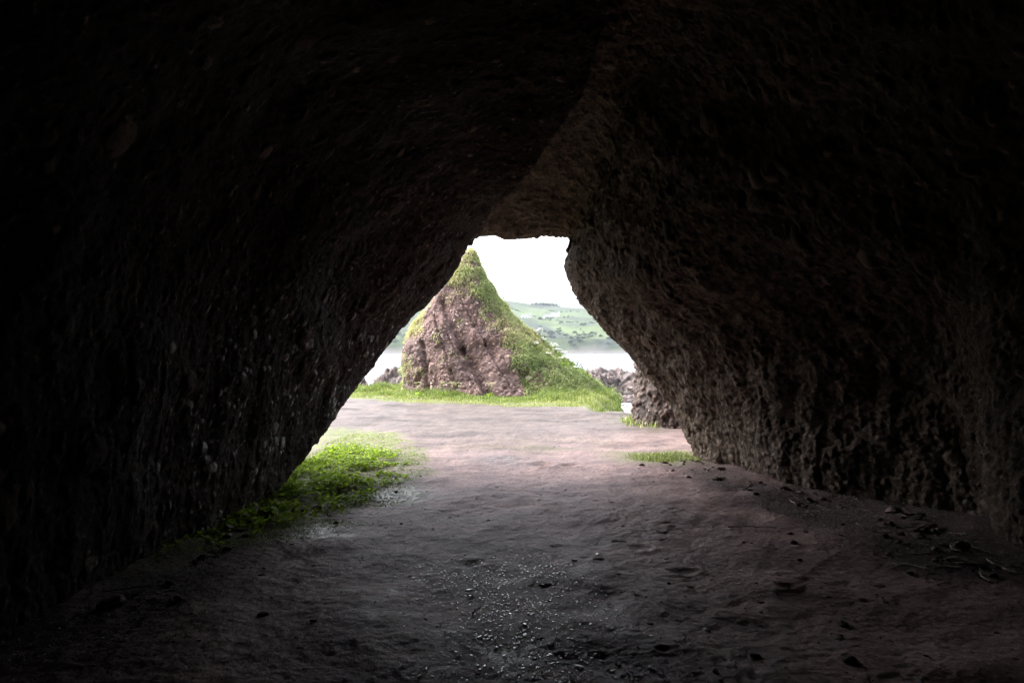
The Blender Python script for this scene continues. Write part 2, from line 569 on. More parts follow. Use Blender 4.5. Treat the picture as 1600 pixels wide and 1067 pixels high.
def coarse_h(x, y):
    q = np.stack([x, y, np.zeros_like(x)], 1)
    s = shelf(x, y)
    h = fbm(q * .55, 3, 41) * .07 + fbm(q * 2.1, 3, 43) * .025
    h = h * sstep(500, 60, y)
    h += .05 * sstep(-2.0, -3.2, x) * sstep(11, 7, y) + .06 * sstep(2.0, 3.6, x) * sstep(11, 8, y)      # banked up along the walls
    h += .10 * np.exp(-((x - 1.9) / 1.2) ** 2 - ((y - 16.6) / .7) ** 2)
    beach = -1.55 - .055 * np.clip(y - 30, 0, 90) + .25 * fbm(q * .35, 3, 47)
    return h * s + beach * (1 - s) + np.where(y > 120, -.0, 0)


def wet_mask(x, y):
    q = np.stack([x, y, np.zeros_like(x)], 1)
    a = .55 * np.exp(-((x + .35) / .75) ** 2 - ((y - 4.7) / .9) ** 2) + .5 * np.exp(-((x - .5) / .9) ** 2 - ((y - 3.35) / .7) ** 2)
    a = a * sstep(-.1, .5, fbm(q * 3.4, 4, 53))
    a += .9 * np.exp(-((x + 1.75) / .35) ** 2 - ((y - 6.0) / .30) ** 2) + .9 * np.exp(-((x + 1.3) / .35) ** 2 - ((y - 7.7) / .4) ** 2)
    a += .6 * np.exp(-((x + .2) / .5) ** 2 - ((y - 10.0) / .5) ** 2)
    return np.clip(a * (1.0 + .9 * fbm(q * 2.6, 4, 51)), 0, 1)


def gravel_mask(x, y, mw=1.0):
    q = np.stack([x, y, np.zeros_like(x)], 1)
    n = fbm(q * 1.6, 4, 55)
    rgt = sstep(.0, .9, x - np.interp(y, [3, 5, 7, 9.5, 10.5], [2.9, 2.4, 1.95, 1.75, 2.6])) * sstep(10.8, 9.8, y)
    lft = sstep(.0, .9, np.interp(y, [3, 4.5, 6, 8], [-1.5, -1.6, -1.75, -2.4]) - x) * sstep(8.5, 7, y)
    mid = .8 * np.exp(-((x + .15) / .75) ** 2 - ((y - 4.7) / .9) ** 2) + .8 * np.exp(-((x - .45) / .85) ** 2 - ((y - 3.3) / .65) ** 2)
    return np.clip((rgt + lft + mid * mw) * (1 + .8 * n), 0, 1)


def moss_mask(x, y):
    q = np.stack([x, y, np.zeros_like(x)], 1)
    n = fbm(q * 1.9, 4, 57)
    r = np.interp(y, [5.2, 6.0, 6.6, 7.6, 8.6, 9.6, 10.6, 12.0, 13.4, 14.6], [-2.3, -1.75, -1.5, -1.1, -1.0, -1.1, -1.35, -1.75, -2.3, -3.4])
    a = sstep(.25, -.35, x - r + n * .55) * sstep(4.2, 6.0, y) * sstep(15, 13.4, y)
    b = .9 * np.exp(-((x - 2.25) / .75) ** 4 - ((y - 10.25) / .75) ** 4) * sstep(-.5, .25, n + .2)
    c = sstep(-.2, .5, n + .15) * np.exp(-((y - 11.2) / .9) ** 2 - ((x - .9) / 1.6) ** 2) * .35
    yf = np.interp(x, [-9, -5, -2.5, 0, 1.6, 2.6, 3.2], [25.0, 23.2, 20.8, 19.7, 19.0, 17.4, 17.2])
    d = sstep(-.6, .7, y - yf + n * 1.1) * sstep(.35, .8, shelf(x, y))
    e = np.exp(-((x - 2.85) / .45) ** 2 - ((y - 14.9) / .9) ** 2) * sstep(-.4, .2, n)
    return np.clip(a + b + c + d + e, 0, 1)


gz = coarse_h(gx, gy)
for (px_, py_, r_, d_) in PITS:
    s = (np.abs(gx - px_) < r_ * 3) & (np.abs(gy - py_) < r_ * 3)
    q = ((gx[s] - px_) / r_) ** 2 + ((gy[s] - py_) / (r_ * .8)) ** 2
    gz[s] += -d_ * np.exp(-q) + d_ * .35 * np.exp(-(np.sqrt(q) - 1.5) ** 2 * 4)
wet, grav, moss = wet_mask(gx, gy), gravel_mask(gx, gy, .3), moss_mask(gx, gy)
geog = gravel_mask(gx, gy, .12)
nearf = sstep(26, 14, gy)
c2, _ = cobbles(g3 / .06, 400, .75, .2, .5)
c3, _ = cobbles(g3 / .026 + 3.3, 410, .8, .2, .5)
gz += (np.maximum(c2 * .022, c3 * .011) * np.clip(geog * 1.1 + .03, 0, 1) + fbm(g3 * 7, 5, 61, .65) * .010 * (1 - wet * .6) + fbm(g3 * 30, 2, 63) * .004) * nearf


def ground_h(x, y):
    x, y = np.atleast_1d(np.asarray(x, float)), np.atleast_1d(np.asarray(y, float))
    return coarse_h(x, y)


m = NT("cave floor and path", spec=0.22)
w_, g_, o_ = m.attr("wet"), m.attr("gravel"), m.attr("moss")
dry = m.attr("dry")
base = m.mix(dry, (0.365, 0.258, 0.250), (0.080, 0.070, 0.065))  # damp floor painted paler and dry path darker to soften the light falloff
n1 = m.noise(2.2, 6, 0.6)
n2 = m.noise(38, 5, 0.7)
base = m.mix(1.0, base, m.ramp(n1, [(0.32, (0.68, 0.65, 0.68)), (0.68, (1.25, 1.18, 1.14))]), 'MULTIPLY')
base = m.mix(1.0, base, m.ramp(n2, [(0.3, 0.6), (0.7, 1.35)]), 'MULTIPLY')
base = m.mix(m.math('MULTIPLY', g_, 0.75), base, m.ramp(m.noise(70, 3, 0.6), [(0.35, (0.022, 0.018, 0.018)), (0.7, (0.075, 0.06, 0.056))]))
base = m.mix(m.math('MULTIPLY', w_, 0.55), base, (0.035, 0.028, 0.028))
mp0 = m.n("Mapping")
mp0.inputs["Scale"].default_value = (0.55, 1.5, 1)
m.l(m.pos(), mp0.inputs["Vector"])
base = m.mix(1.0, base, m.ramp(m.noise(1.0, 7, 0.68, mp0.outputs[0]), [(0.38, (0.62, 0.60, 0.61)), (0.50, 1.05), (0.75, 1.25)]), 'MULTIPLY')
base = m.mix(1.0, base, m.ramp(m.noise(13, 3, 0.55), [(0.29, 0.5), (0.38, 1.0)]), 'MULTIPLY')
mc = m.ramp(m.noise(24, 5, 0.7), [(0.3, (0.06, 0.075, 0.022)), (0.5, (0.11, 0.15, 0.028)), (0.72, (0.17, 0.20, 0.05))])
base = m.mix(m.math('MULTIPLY', o_, m.ramp(m.noise(5.5, 5, 0.7), [(0.36, 0.1), (0.6, 0.95)])), base, mc)
m.color(base)
ro = m.math('SUBTRACT', 0.62, m.math('MULTIPLY', w_, m.ramp(m.noise(9, 4, 0.6), [(0.4, 0.1), (0.62, 0.6)])), True)
m.rough(ro)
m.bump(m.math('ADD', m.noise(60, 5, 0.7), m.math('MULTIPLY', m.noise(17, 4, 0.6), 1.2)), 0.55, 0.016)
MAT['ground'] = m.m
dry_dim = sstep(5.8, 14, gy + 1.0 * fbm(g3 * .5, 3, 65) - .35 * np.abs(gx)) * .95
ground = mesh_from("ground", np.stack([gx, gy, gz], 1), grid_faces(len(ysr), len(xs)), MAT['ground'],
                   attrs={"wet": wet, "gravel": grav, "moss": moss, "dry": dry_dim})
tag(ground, "damp earth floor of the cave running out to a pale path and the shore", "ground", kind="structure")

# ------------------------------------------------------------------ sea
sx = np.concatenate([geom(-60, -3000, 20, 4)[::-1], np.linspace(-60, 60, 120), geom(60, 3000, 20, 4)])
sy = np.concatenate([np.linspace(17.0, 110, 200), geom(110, 3500, 40, 1.0)])
SX, SY = np.meshgrid(sx, sy)
p3 = np.stack([SX.ravel(), SY.ravel(), np.zeros(SX.size)], 1)
sz = SEA + fbm(p3 * np.array([.35, .8, 1]), 3, 81) * .05 * sstep(400, 40, p3[:, 1])
m = NT("sea water", rough=0.12, spec=0.28)
foam = m.attr("foam")
fo = m.math('MULTIPLY', foam, m.ramp(m.noise(2.4, 6, 0.7), [(0.42, 0.0), (0.56, 1.0)]))
m.color(m.mix(fo, (0.10, 0.14, 0.15), (0.75, 0.78, 0.8)))
m.rough(m.mix(fo, 0.16, 0.7))
mp = m.n("Mapping")
mp.inputs["Scale"].default_value = (0.5, 1.4, 1)
m.l(m.pos(), mp.inputs["Vector"])
m.bump(m.noise(1.1, 5, 0.6, mp.outputs[0]), 0.5, 0.25)
MAT['sea'] = m.m
foamv = sstep(44, 33, p3[:, 1])
sea = mesh_from("sea", np.stack([p3[:, 0], p3[:, 1], sz], 1), grid_faces(len(sy), len(sx)), MAT['sea'], attrs={"foam": foamv})
tag(sea, "pale calm bay with foam near the shore rocks", "sea", kind="structure")

# ------------------------------------------------------------------ far hills
hx = np.linspace(-1500, 1500, 240)
hy = np.linspace(690, 2000, 140)
HX, HY = np.meshgrid(hx, hy)
hp = np.stack([HX.ravel(), HY.ravel(), np.zeros(HX.size)], 1)


def hill_h(x, y):
    x, y = np.atleast_1d(np.asarray(x, float)), np.atleast_1d(np.asarray(y, float))
    q = np.stack([x, y, np.zeros_like(x)], 1)
    top = np.interp(x, [-1500, -500, -150, -30, 30, 90, 170, 260, 600, 1500], [95, 100, 96, 93, 80, 78, 73, 70, 74, 60])
    t = np.clip((y - 715 + 12 * fbm(q * .01, 3, 93)) / 480, 0, 1.6)
    pr = np.where(t < 1, .10 * sstep(0, .06, t) + .90 * t ** .85, 1 - .05 * (t - 1))
    return -3 + 3 * sstep(-.02, .02, t) + top * pr + fbm(q * .008, 4, 91) * 9 * sstep(.05, .3, t)


m = NT("far hillside fields", rough=0.9, spec=0.2)
vp = m.n("Mapping")
vp.inputs["Scale"].default_value = (0.0085, 0.0062, 0.0)
vp.inputs["Rotation"].default_value = (0, 0, R(14))
m.l(m.pos(), vp.inputs["Vector"])
vo = m.n("TexVoronoi", Scale=1.0, Randomness=0.75)
m.l(vp.outputs[0], vo.inputs["Vector"])
ve = m.n("TexVoronoi", Scale=1.0, Randomness=0.75, feature='DISTANCE_TO_EDGE')
m.l(vp.outputs[0], ve.inputs["Vector"])
fields = m.ramp(m.n("SeparateColor").outputs[0], [(0, (0.032, 0.044, 0.020)), (0.45, (0.042, 0.062, 0.022)), (0.7, (0.062, 0.088, 0.030)), (1, (0.062, 0.07, 0.036))])
sep = fields.node.inputs[0].links[0].from_node
m.l(vo.outputs["Color"], sep.inputs[0])
fields = m.mix(1.0, fields, m.ramp(m.noise(0.03, 5, 0.6), [(0.3, 0.6), (0.7, 1.3)]), 'MULTIPLY')
hedge = m.math('MULTIPLY', m.ramp(ve.outputs["Distance"], [(0.035, 1.0), (0.075, 0.0)]), m.ramp(m.noise(0.02, 4, 0.6), [(0.4, 0.2), (0.55, 1.0)]))
cc = m.mix(hedge, fields, (0.012, 0.018, 0.012))
scrub = m.math('MULTIPLY', m.ramp(m.noise(0.012, 6, 0.65), [(0.48, 0.0), (0.56, 1.0)]), m.attr("scrub"))
cc = m.mix(scrub, cc, (0.026, 0.038, 0.024))
m.color(m.mix(m.attr("shore"), cc, (0.10, 0.09, 0.088)))
MAT['hill'] = m.m
hz_ = hill_h(hp[:, 0], hp[:, 1])
hill = mesh_from("far_hills", np.stack([hp[:, 0], hp[:, 1], hz_], 1), grid_faces(len(hy), len(hx)), MAT['hill'],
                 attrs={"shore": sstep(4, 1.5, hz_), "scrub": sstep(60, 20, hz_) * .8 + .2})
tag(hill, "hazy green hillside of fields across the bay", "hills", kind="structure")


# ------------------------------------------------------------------ blades, leaves
def unit(v):
    return v / np.maximum(np.linalg.norm(v, axis=1, keepdims=True), 1e-9)


def blades(base, up, h, w, lean, droop, rng):
    """three-station grass blades: 5 vertices, a quad and a triangle each"""
    n = len(base)
    rnd = unit(rng.normal(size=(n, 3)))
    side = unit(np.cross(up, rnd))
    ln = unit(np.cross(side, up)) * lean[:, None]
    tip = base + (up + ln) * h[:, None]
    tip[:, 2] -= droop * h
    midp = base + (up + ln * .35) * (h * .55)[:, None]
    midp[:, 2] -= droop * h * .2
    sw = side * (w / 2)[:, None]
    V = np.stack([base - sw, base + sw, midp - sw * .75, midp + sw * .75, tip], 1).reshape(-1, 3)
    k = np.arange(n)[:, None] * 5
    return V, [k + np.array([[0, 1, 3, 2]]), k + np.array([[2, 3, 4]])]


def grass_field(name, x, y, h, w, mat, tint, parent=None, lean=.5, droop=.12):
    n = len(x)
    base = np.stack([x, y, ground_h(x, y) - .01], 1)
    up = unit(np.stack([RNG.normal(0, .22, n), RNG.normal(0, .22, n), np.ones(n)], 1))
    V, F = blades(base, up, h, w, RNG.uniform(.1, lean, n), np.full(n, droop), RNG)
    return mesh_from(name, V, F, mat, attrs={"tint": np.repeat(tint, 5)}, parent=parent)


def sample_mask(fn, x0, x1, y0, y1, n, thr=.15, seed=1):
    r = np.random.default_rng(seed)
    X, Y = r.uniform(x0, x1, n), r.uniform(y0, y1, n)
    mk = fn(X, Y)
    k = r.uniform(thr, 1, n) < mk
    return X[k], Y[k]


# grass shelf at the end of the path
X, Y = sample_mask(moss_mask, -10, 4.0, 16.8, 29.5, 90000, .25, 3)
yf = np.interp(X, [-9, -5, -2.5, 0, 1.6, 2.6, 3.2], [25.0, 23.2, 20.8, 19.7, 19.0, 17.4, 17.2])
dd = np.clip((Y - yf) / 2.6, 0, 1)
cl = fbm(np.stack([X * 1.3, Y * 1.3, X * 0], 1), 4, 101) * 1.5
ht = np.interp(X, [-8, -2.2, -1.1, -.4, .4, 1.0, 2.6], [1, .9, .35, .2, .3, .9, 1.3])
keep = (cl + RNG.normal(0, .35, len(X)) > -.35) | (dd > .55)
X, Y, dd, cl, ht, yf = (a[keep] for a in (X, Y, dd, cl, ht, yf))
hh = (.035 + .25 * ht * dd ** 1.5 * np.clip(.6 + 1.2 * cl, .1, 1.4)) * RNG.uniform(.6, 1.25, len(X))
ti = np.clip(.55 + .45 * cl * -1 + RNG.normal(0, .22, len(X)) + .3 * (1 - dd), 0, 1)
o = grass_field("grass_verge", X, Y, hh, .018 + .012 * RNG.random(len(X)), MAT['grass'], ti)
tag(o, "bright green grass verge between the pale path and the foot of the rock stack", "grass", kind="stuff")

# low grass on the right, by the jamb
X, Y = sample_mask(lambda x, y: np.exp(-((x - 2.27) / .50) ** 4 - ((y - 10.25) / .42) ** 4), 1.5, 3.1, 9.4, 11.2, 6500, .2, 4)
o = grass_field("grass_patch", X, Y, RNG.uniform(.03, .085, len(X)), RNG.uniform(.008, .014, len(X)), MAT['grass'],
                np.clip(RNG.normal(.5, .2, len(X)), 0, .9), lean=1.1)
tag(o, "small bright green grass patch at the foot of the right cave wall", "grass", kind="stuff")

# grass and weeds at the outer rock
X, Y = sample_mask(lambda x, y: np.exp(-((x - 2.85) / .38) ** 2 - ((y - 15.0) / .9) ** 2), 2.0, 3.8, 13.4, 17.0, 4000, .2, 5)
o = grass_field("weeds", X, Y, RNG.uniform(.05, .24, len(X)), RNG.uniform(.014, .03, len(X)), MAT['grass'],
                np.clip(RNG.normal(.55, .2, len(X)), 0, 1), lean=1.0)
tag(o, "yellow green weeds along the foot of the outer rock", "weeds", kind="stuff")


# leafy carpet by the left wall: little round leaves on stalks
def leaf_mask(x, y):
    q = np.stack([x, y, x * 0], 1)
    n = fbm(q * 2.0, 4, 111)
    r = np.interp(y, [5.0, 5.8, 6.6, 7.4, 8.2, 9.0, 10.0, 11.5], [-2.6, -2.3, -2.05, -1.7, -1.6, -1.65, -1.85, -2.2])
    n5 = fbm(q * 5.5, 3, 117)
    return (.15 + .85 * sstep(-.3, .12, n5)) * sstep(.55, -.45, x - r + n * .5) * sstep(5.0, 7.2, y + n * .8) * sstep(12.2, 10.2, y) * sstep(-.55, .15, n + .15)


X, Y = sample_mask(leaf_mask, -3.0, -.9, 4.6, 12.2, 34000, .08, 6)
n = len(X)
q = np.stack([X, Y, X * 0], 1)
lh = np.clip(.015 + .07 * np.clip(.5 + fbm(q * 1.4, 3, 113) * 1.2, 0, 1), .015, .16) * RNG.uniform(.4, 1.2, n)
cz = ground_h(X, Y) + lh
up = unit(np.stack([RNG.normal(0, .45, n), RNG.normal(0.12, .45, n), np.ones(n)], 1))
t1 = unit(np.cross(up, unit(RNG.normal(size=(n, 3)))))
t2 = np.cross(up, t1)
rad = RNG.uniform(.013, .030, n)
V = []
for k in range(7):
    a = 2 * math.pi * k / 7
    rr = rad * (1.0 if k else .55)
    V.append(np.stack([X, Y, cz], 1) + t1 * (rr * math.cos(a))[:, None] + t2 * (rr * math.sin(a))[:, None] + up * (rad * .22 * abs(math.sin(a)))[:, None])
V = np.stack(V, 1).reshape(-1, 3)
F = np.arange(n * 7).reshape(n, 7)
st_b = np.stack([X, Y, cz], 1)
sw = t1 * .0015
foot = np.stack([X + RNG.normal(0, .01, n), Y + RNG.normal(0, .01, n), cz - lh - .01], 1)
SV = np.stack([foot - sw, foot + sw, st_b + sw, st_b - sw], 1).reshape(-1, 3)
SF = np.arange(n * 4).reshape(n, 4) + n * 7
tt = np.clip(RNG.normal(.55, .22, n), 0, 1)
o = mesh_from("leafy_ground_cover", np.concatenate([V, SV]), [F, SF], MAT['leaf'], smooth=False,
              attrs={"tint": np.concatenate([np.repeat(tt, 7), np.repeat(tt, 4)])})
tag(o, "bright green carpet of small round leaves along the left cave wall", "plants", kind="stuff")
X, Y = sample_mask(lambda x, y: moss_mask(x, y) * (x < -.7), -3.2, -.7, 5.0, 13.5, 60000, .3, 8)
o = grass_field("moss", X, Y, RNG.uniform(.008, .03, len(X)), RNG.uniform(.006, .012, len(X)), MAT['grass'],
                np.clip(RNG.normal(.6, .2, len(X)), 0, .95), lean=1.3)
tag(o, "yellow green moss spreading from the leafy carpet onto the damp floor", "moss", kind="stuff")

# ------------------------------------------------------------------ gravel
m = NT("wet gravel", spec=0.9)
m.color(m.ramp(m.attr("tint"), [(0, (0.06, 0.046, 0.046)), (0.55, (0.14, 0.11, 0.107)), (0.75, (0.26, 0.23, 0.23)), (1.0, (0.42, 0.41, 0.41))]))
m.rough(m.attr("shine"))
MAT['gravel'] = m.m
iv, ifc = icosphere(0)
XA, YA = sample_mask(gravel_mask, -3.2, 4.6, 2.6, 10.6, 120000, .2, 9)
XB, YB = RNG.uniform(-2.5, 2.8, 2600), 2.7 + 15 * RNG.random(2600) ** 1.3
X, Y = np.concatenate([XA, XB]), np.concatenate([YA, YB])
n = len(X)
s = RNG.gamma(2.0, .0012, n) + .0023
s[-2600:] *= RNG.uniform(.8, 2.2, 2600)
wv = wet_mask(X, Y)
ang = RNG.uniform(0, 6.283, n)
sc = np.stack([s * RNG.uniform(.9, 1.7, n), s * RNG.uniform(.7, 1.1, n), s * RNG.uniform(.14, .34, n)], 1)
ivc = iv.copy()
ivc[:, 2] = np.clip(ivc[:, 2], -.55, .55) / .55
vv = ivc[None] * (1 + RNG.normal(0, .10, (n, 12, 1)) * np.array([1, 1, .25])) * sc[:, None, :]
ca_, sa_ = np.cos(ang)[:, None], np.sin(ang)[:, None]
px_, py_ = vv[..., 0] * ca_ - vv[..., 1] * sa_, vv[..., 0] * sa_ + vv[..., 1] * ca_
gzz = ground_h(X, Y) + .003 + .008 * gravel_mask(X, Y, .1)
tl = RNG.normal(0, .10, (n, 2))
pz_ = vv[..., 2] + px_ * tl[:, :1] + py_ * tl[:, 1:]
V = np.stack([px_ + X[:, None], py_ + Y[:, None], pz_ + gzz[:, None]], -1).reshape(-1, 3)
F = (ifc[None] + (np.arange(n) * 12)[:, None, None]).reshape(-1, 3)
midp_ = np.exp(-((X + .1) / 1.0) ** 2 - ((Y - 4.4) / 1.4) ** 2)
tints = RNG.random(n) ** 1.3
tints[-2600:] *= .55
shine = np.clip(.6 - .4 * wv - .65 * midp_ + RNG.normal(0, .08, n), .06, .8)
o = mesh_from("gravel", V, F, MAT['gravel'], smooth=False, attrs={"tint": np.repeat(tints, 12), "shine": np.repeat(shine, 12)})
tag(o, "wet pebbles strewn over the cave floor and along both walls", "gravel", kind="stuff")


# ------------------------------------------------------------------ single stones and sticks on the floor
def lump(name, loc, size, seed, mat, sub=3, rough=.22, label=None, cat=None, group=None, flat=True, rz=0.0, cob=None, sink=.25):
    v, f = icosphere(sub)
    d = fbm(v * 1.3 + seed * 7.1, 4, 500 + seed)
    ce = np.zeros(len(v))
    d2 = 0
    if cob:
        w = v * np.array(size)
        hb, ib = cobbles(w / cob + seed * 3.7, 600 + seed, .97, .3, .56)
        d2 = hb[:, None] * cob * .9
        ce = ib * (hb > .05)
        hb2, ib2 = cobbles(w / (cob * .48) + seed * 1.9, 660 + seed, .95, .25, .55)
        s2 = hb2 * .48 > hb
        d2 = np.maximum(hb, hb2 * .48)[:, None] * cob * .9 + .018 * fbm(w * 16 + seed, 3, 690 + seed)[:, None]
        ce = np.where(s2, ib2, ce)
        d = fbm(w * .9 + seed * 7.1, 4, 500 + seed) + .5 * fbm(w * 3 + seed, 4, 700 + seed)
    else:
        ce[:] = .02 + .96 * ((seed * .37) % 1)
    vv = v * (1 + rough * d[:, None]) * np.array(size) + v * d2
    if flat:
        vv[:, 2] = np.where(vv[:, 2] < 0, vv[:, 2] * .5, vv[:, 2])
    o = mesh_from(name, vv, f, mat, attrs={"cell": ce, "dry_lit": np.zeros(len(v))})
    o.location = (loc[0], loc[1], loc[2] + size[2] * (.5 - sink))
    o.rotation_euler = (0, 0, rz)
    if label:
        tag(o, label, cat, group)
    return o


def floor_pt(px, py):
    d = CAM_Z * 1067.0 / (py - 548.0)
    x = (px - 800.0) / 1067.0 * d
    return x, d, float(ground_h(x, d)[0])


STONES = [
    (410, 965, .055, "rounded grey stone alone on the dark floor near the left corner"),
    (1410, 782, .13, "reddish brown block among debris beneath the dark alcove of the right wall"),
    (1388, 876, .055, "pale grey stone at the edge of the debris by the right wall"),
    (1180, 1027, .05, "lone brown stone on bare floor at the bottom right"),
    (1328, 1030, .07, "dark stone in a hollow at the bottom right of the floor"),
    (1318, 970, .07, "dark flat clod on bare floor right of the gravel"),
    (1250, 877, .035, "small whitish stone on bare floor beside the debris"),
    (1240, 852, .075, "dark flat rock on the inner edge of the debris"),
    (1235, 838, .045, "small grey stone behind the dark flat rock at the debris edge"),
    (619, 767, .05, "dark stone sitting in the shallow puddle below the leafy carpet"),
    (657, 745, .03, "small black stone beyond the puddle with the dark stone"),
    (525, 812, .045, "dark stone below the near end of the leafy carpet"),
    (627, 815, .03, "small dark stone on the damp floor right of the lower wet patch"),
    (1045, 912, .03, "small stone on bare floor in the right middle foreground"),
    (752, 1008, .02, "tiny pale stone in the wet gravel at the bottom centre"),
    (512, 692, .04, "white stone at the far edge of the leafy carpet"),
]
for k, (px, py, s, lab) in enumerate(STONES):
    x, d, z = floor_pt(px, py)
    s *= .5
    lump("stone", (x, d, z), (s * random.uniform(.9, 1.25), s * random.uniform(.75, 1), s * random.uniform(.5, .75)), k + 1, MAT['outer' if 'white' not in lab and 'pale' not in lab else 'stack'], 3, .3,
         lab, "stone", rz=random.uniform(0, 6))

DB = []
for k in range(6):
    DB.append(lump("stone", (0, 0, 0), (random.uniform(.04, .06), random.uniform(.03, .045), random.uniform(.022, .036)), 120 + k, MAT['outer'], 3, .42))
for k in range(96):
    o = DB[k] if k < 6 else DB[k % 6].copy()
    if k >= 6:
        COL.objects.link(o)
    y = random.uniform(4.6, 10.0)
    if k % 4:
        x = np.interp(y, [4.6, 5.4, 6.4, 7.4, 8.4, 10], [3.75, 3.55, 4.1, 3.4, 3.0, 2.75]) - abs(random.gauss(0, .38)) - .12
        tag(o, "dark rough stone in the rubble along the foot of the right cave wall", "stone", "rubble stones along the right wall")
    else:
        y = random.uniform(4.0, 7.2)
        x = -2.62 + abs(random.gauss(0, .22)) + .08
        tag(o, "dark rough stone in the rubble along the foot of the left cave wall", "stone", "rubble stones along the left wall")
    q = random.uniform(.45, 1.0) * (1.6 if random.random() < .08 else 1)
    o.location = (x, y, float(ground_h(x, y)[0]) + .008)
    o.rotation_euler = (random.gauss(0, .2), random.gauss(0, .2), random.uniform(0, 6.28))
    o.scale = (q, q, q)

m = NT("dead wood", rough=0.8, spec=0.3)
m.color(m.ramp(m.noise(30, 4, .6), [(0.3, (0.18, 0.15, 0.12)), (0.7, (0.42, 0.37, 0.32))]))
MAT['wood'] = m.m


def tube(name, pts, rads, mat, sides=7, parent=None):
    pts = np.array(pts, float)
    V = []
    for i, p in enumerate(pts):
        t = pts[min(i + 1, len(pts) - 1)] - pts[max(i - 1, 0)]
        t /= np.linalg.norm(t)
        a = np.cross(t, [0.3, 0.2, 1.0]); a /= np.linalg.norm(a)
        b = np.cross(t, a)
        for s in range(sides):
            q = 2 * math.pi * s / sides
            V.append(p + (a * math.cos(q) + b * math.sin(q)) * rads[i])
    F = grid_faces(len(pts), sides, True)
    cap = [np.array([list(range(sides))[::-1]]), np.array([[(len(pts) - 1) * sides + s for s in range(sides)]])]
    return mesh_from(name, np.array(V), [F] + cap, mat, parent=parent)


def twig_mesh(L, r, bend):
    pts, rad = [], []
    for i in range(9):
        t = i / 8
        pts.append((L * (t - .5), bend * math.sin(t * 3.1) + random.gauss(0, L * .012), r + abs(random.gauss(0, L * .01))))
        rad.append(r * (1 - .55 * t) * random.uniform(.85, 1.15))
    return pts, rad


protos = []
for k in range(4):
    pts, rad = twig_mesh(random.uniform(.18, .34), random.uniform(.004, .007), random.uniform(-.04, .04))
    protos.append((pts, rad))
TW = [(1320, 812), (1345, 832), (1402, 820), (1432, 842), (1455, 868), (1470, 822), (1500, 880), (1520, 900), (1545, 885), (1560, 905), (1580, 915),
      (1240, 786), (1290, 800), (1380, 850), (1360, 806), (1425, 900), (1530, 860), (1475, 905), (1390, 838), (1540, 920), (1495, 855), (1445, 885)]
made = {}
for k, (px, py) in enumerate(TW):
    x, d, z = floor_pt(px, py)
    q = k % 4
    if q not in made:
        o = tube("twig", protos[q][0], protos[q][1], MAT['wood'])
        made[q] = o
    else:
        o = made[q].copy()
        COL.objects.link(o)
    o.location = (x, d, z + .018)
    o.rotation_euler = (random.gauss(0, .08), random.gauss(0, .12), random.uniform(0, 6.28))
    tag(o, "thin pale twig lying in the debris below the right cave wall", "twig", "twigs in the debris by the right wall")
for k, (px, py, L, rz, lab) in enumerate([(200, 930, .30, .5, "bent pale stick lying at the foot of the left cave wall"),
                                          (1175, 830, .42, -.06, "long dark stick lying along the edge of the right debris"),
                                          (1440, 842, .34, .75, "broad split piece of driftwood among the twigs"),
                                          (967, 845, .13, 0.0, "short dark stick half sunk in the bare central floor"),
                                          (745, 962, .11, 1.2, "short pale stick standing out in the wet gravel"),
                                          (1560, 908, .5, -.35, "long thin pale stick nearest the right corner of the cave")]):
    x, d, z = floor_pt(px, py)
    r = .012 if k == 2 else .006
    pts, rad = twig_mesh(L, r, L * .06)
    o = tube("stick", pts, rad, MAT['wood'])
    o.location = (x, d, z + .012)
    o.rotation_euler = (0, 0, rz)
    tag(o, lab, "stick")

# ------------------------------------------------------------------ the rock stack beyond the path
ZT = [-.9, -.1, .2, .33, .7, 1.3, 1.8, 2.04, 2.5, 2.8, 3.4, 4.2, 4.7, 5.1, 5.35, 5.5]
XL = [-4.35, -4.25, -4.18, -4.16, -4.15, -4.2, -4.15, -4.05, -3.8, -3.62, -3.2, -2.68, -2.35, -2.02, -1.8, -1.62]
XR = [3.6, 3.45, 3.4, 3.3, 2.8, 1.95, 1.2, .95, .37, .1, -.42, -.98, -1.22, -1.36, -1.45, -1.55]
YF = [23.5, 23.7, 23.8, 23.85, 24.0, 24.25, 24.5, 24.6, 24.8, 24.95, 25.2, 25.5, 25.75, 25.95, 26.1, 26.3]
YB = [31, 30.6, 30.4, 30.3, 30, 29.5, 29.1, 28.9, 28.5, 28.3, 27.8, 27.2, 26.9, 26.7, 26.5, 26.35]
nz, nt = 420, 1150
zz = np.linspace(-.9, 5.5, nz)
th = np.linspace(0, 2 * math.pi, nt, endpoint=False)
th = th + .35 * np.sin(2 * th + math.pi) * 0
ZZ, TH = np.meshgrid(zz, th, indexing='ij')
xl, xr, yf_, yb_ = (np.interp(ZZ, ZT, a) for a in (XL, XR, YF, YB))
ct, stt = np.cos(TH), np.sin(TH)
e = .78
sx_ = np.sign(ct) * np.abs(ct) ** e
sy_ = np.sign(stt) * np.abs(stt) ** e
X = (xl + xr) / 2 + (xr - xl) / 2 * sx_
Y = (yf_ + yb_) / 2 + (yb_ - yf_) / 2 * sy_
S = np.stack([X, Y, ZZ], -1)
Nn = np.cross(np.gradient(S, axis=1), np.gradient(S, axis=0))
Nn /= np.maximum(np.linalg.norm(Nn, axis=2, keepdims=True), 1e-9)
P = S.reshape(-1, 3); Nn = Nn.reshape(-1, 3)
if Nn[(nz // 2) * nt, 0] < 0:
    Nn = -Nn
wp = np.stack([fbm(P * .7, 3, 201), fbm(P * .7, 3, 202), fbm(P * .7, 3, 203)], 1)
ca, sa = math.cos(R(38)), math.sin(R(38))
B = np.stack([P[:, 0] * ca - P[:, 2] * sa, P[:, 1], P[:, 0] * sa + P[:, 2] * ca], 1) + wp * .2
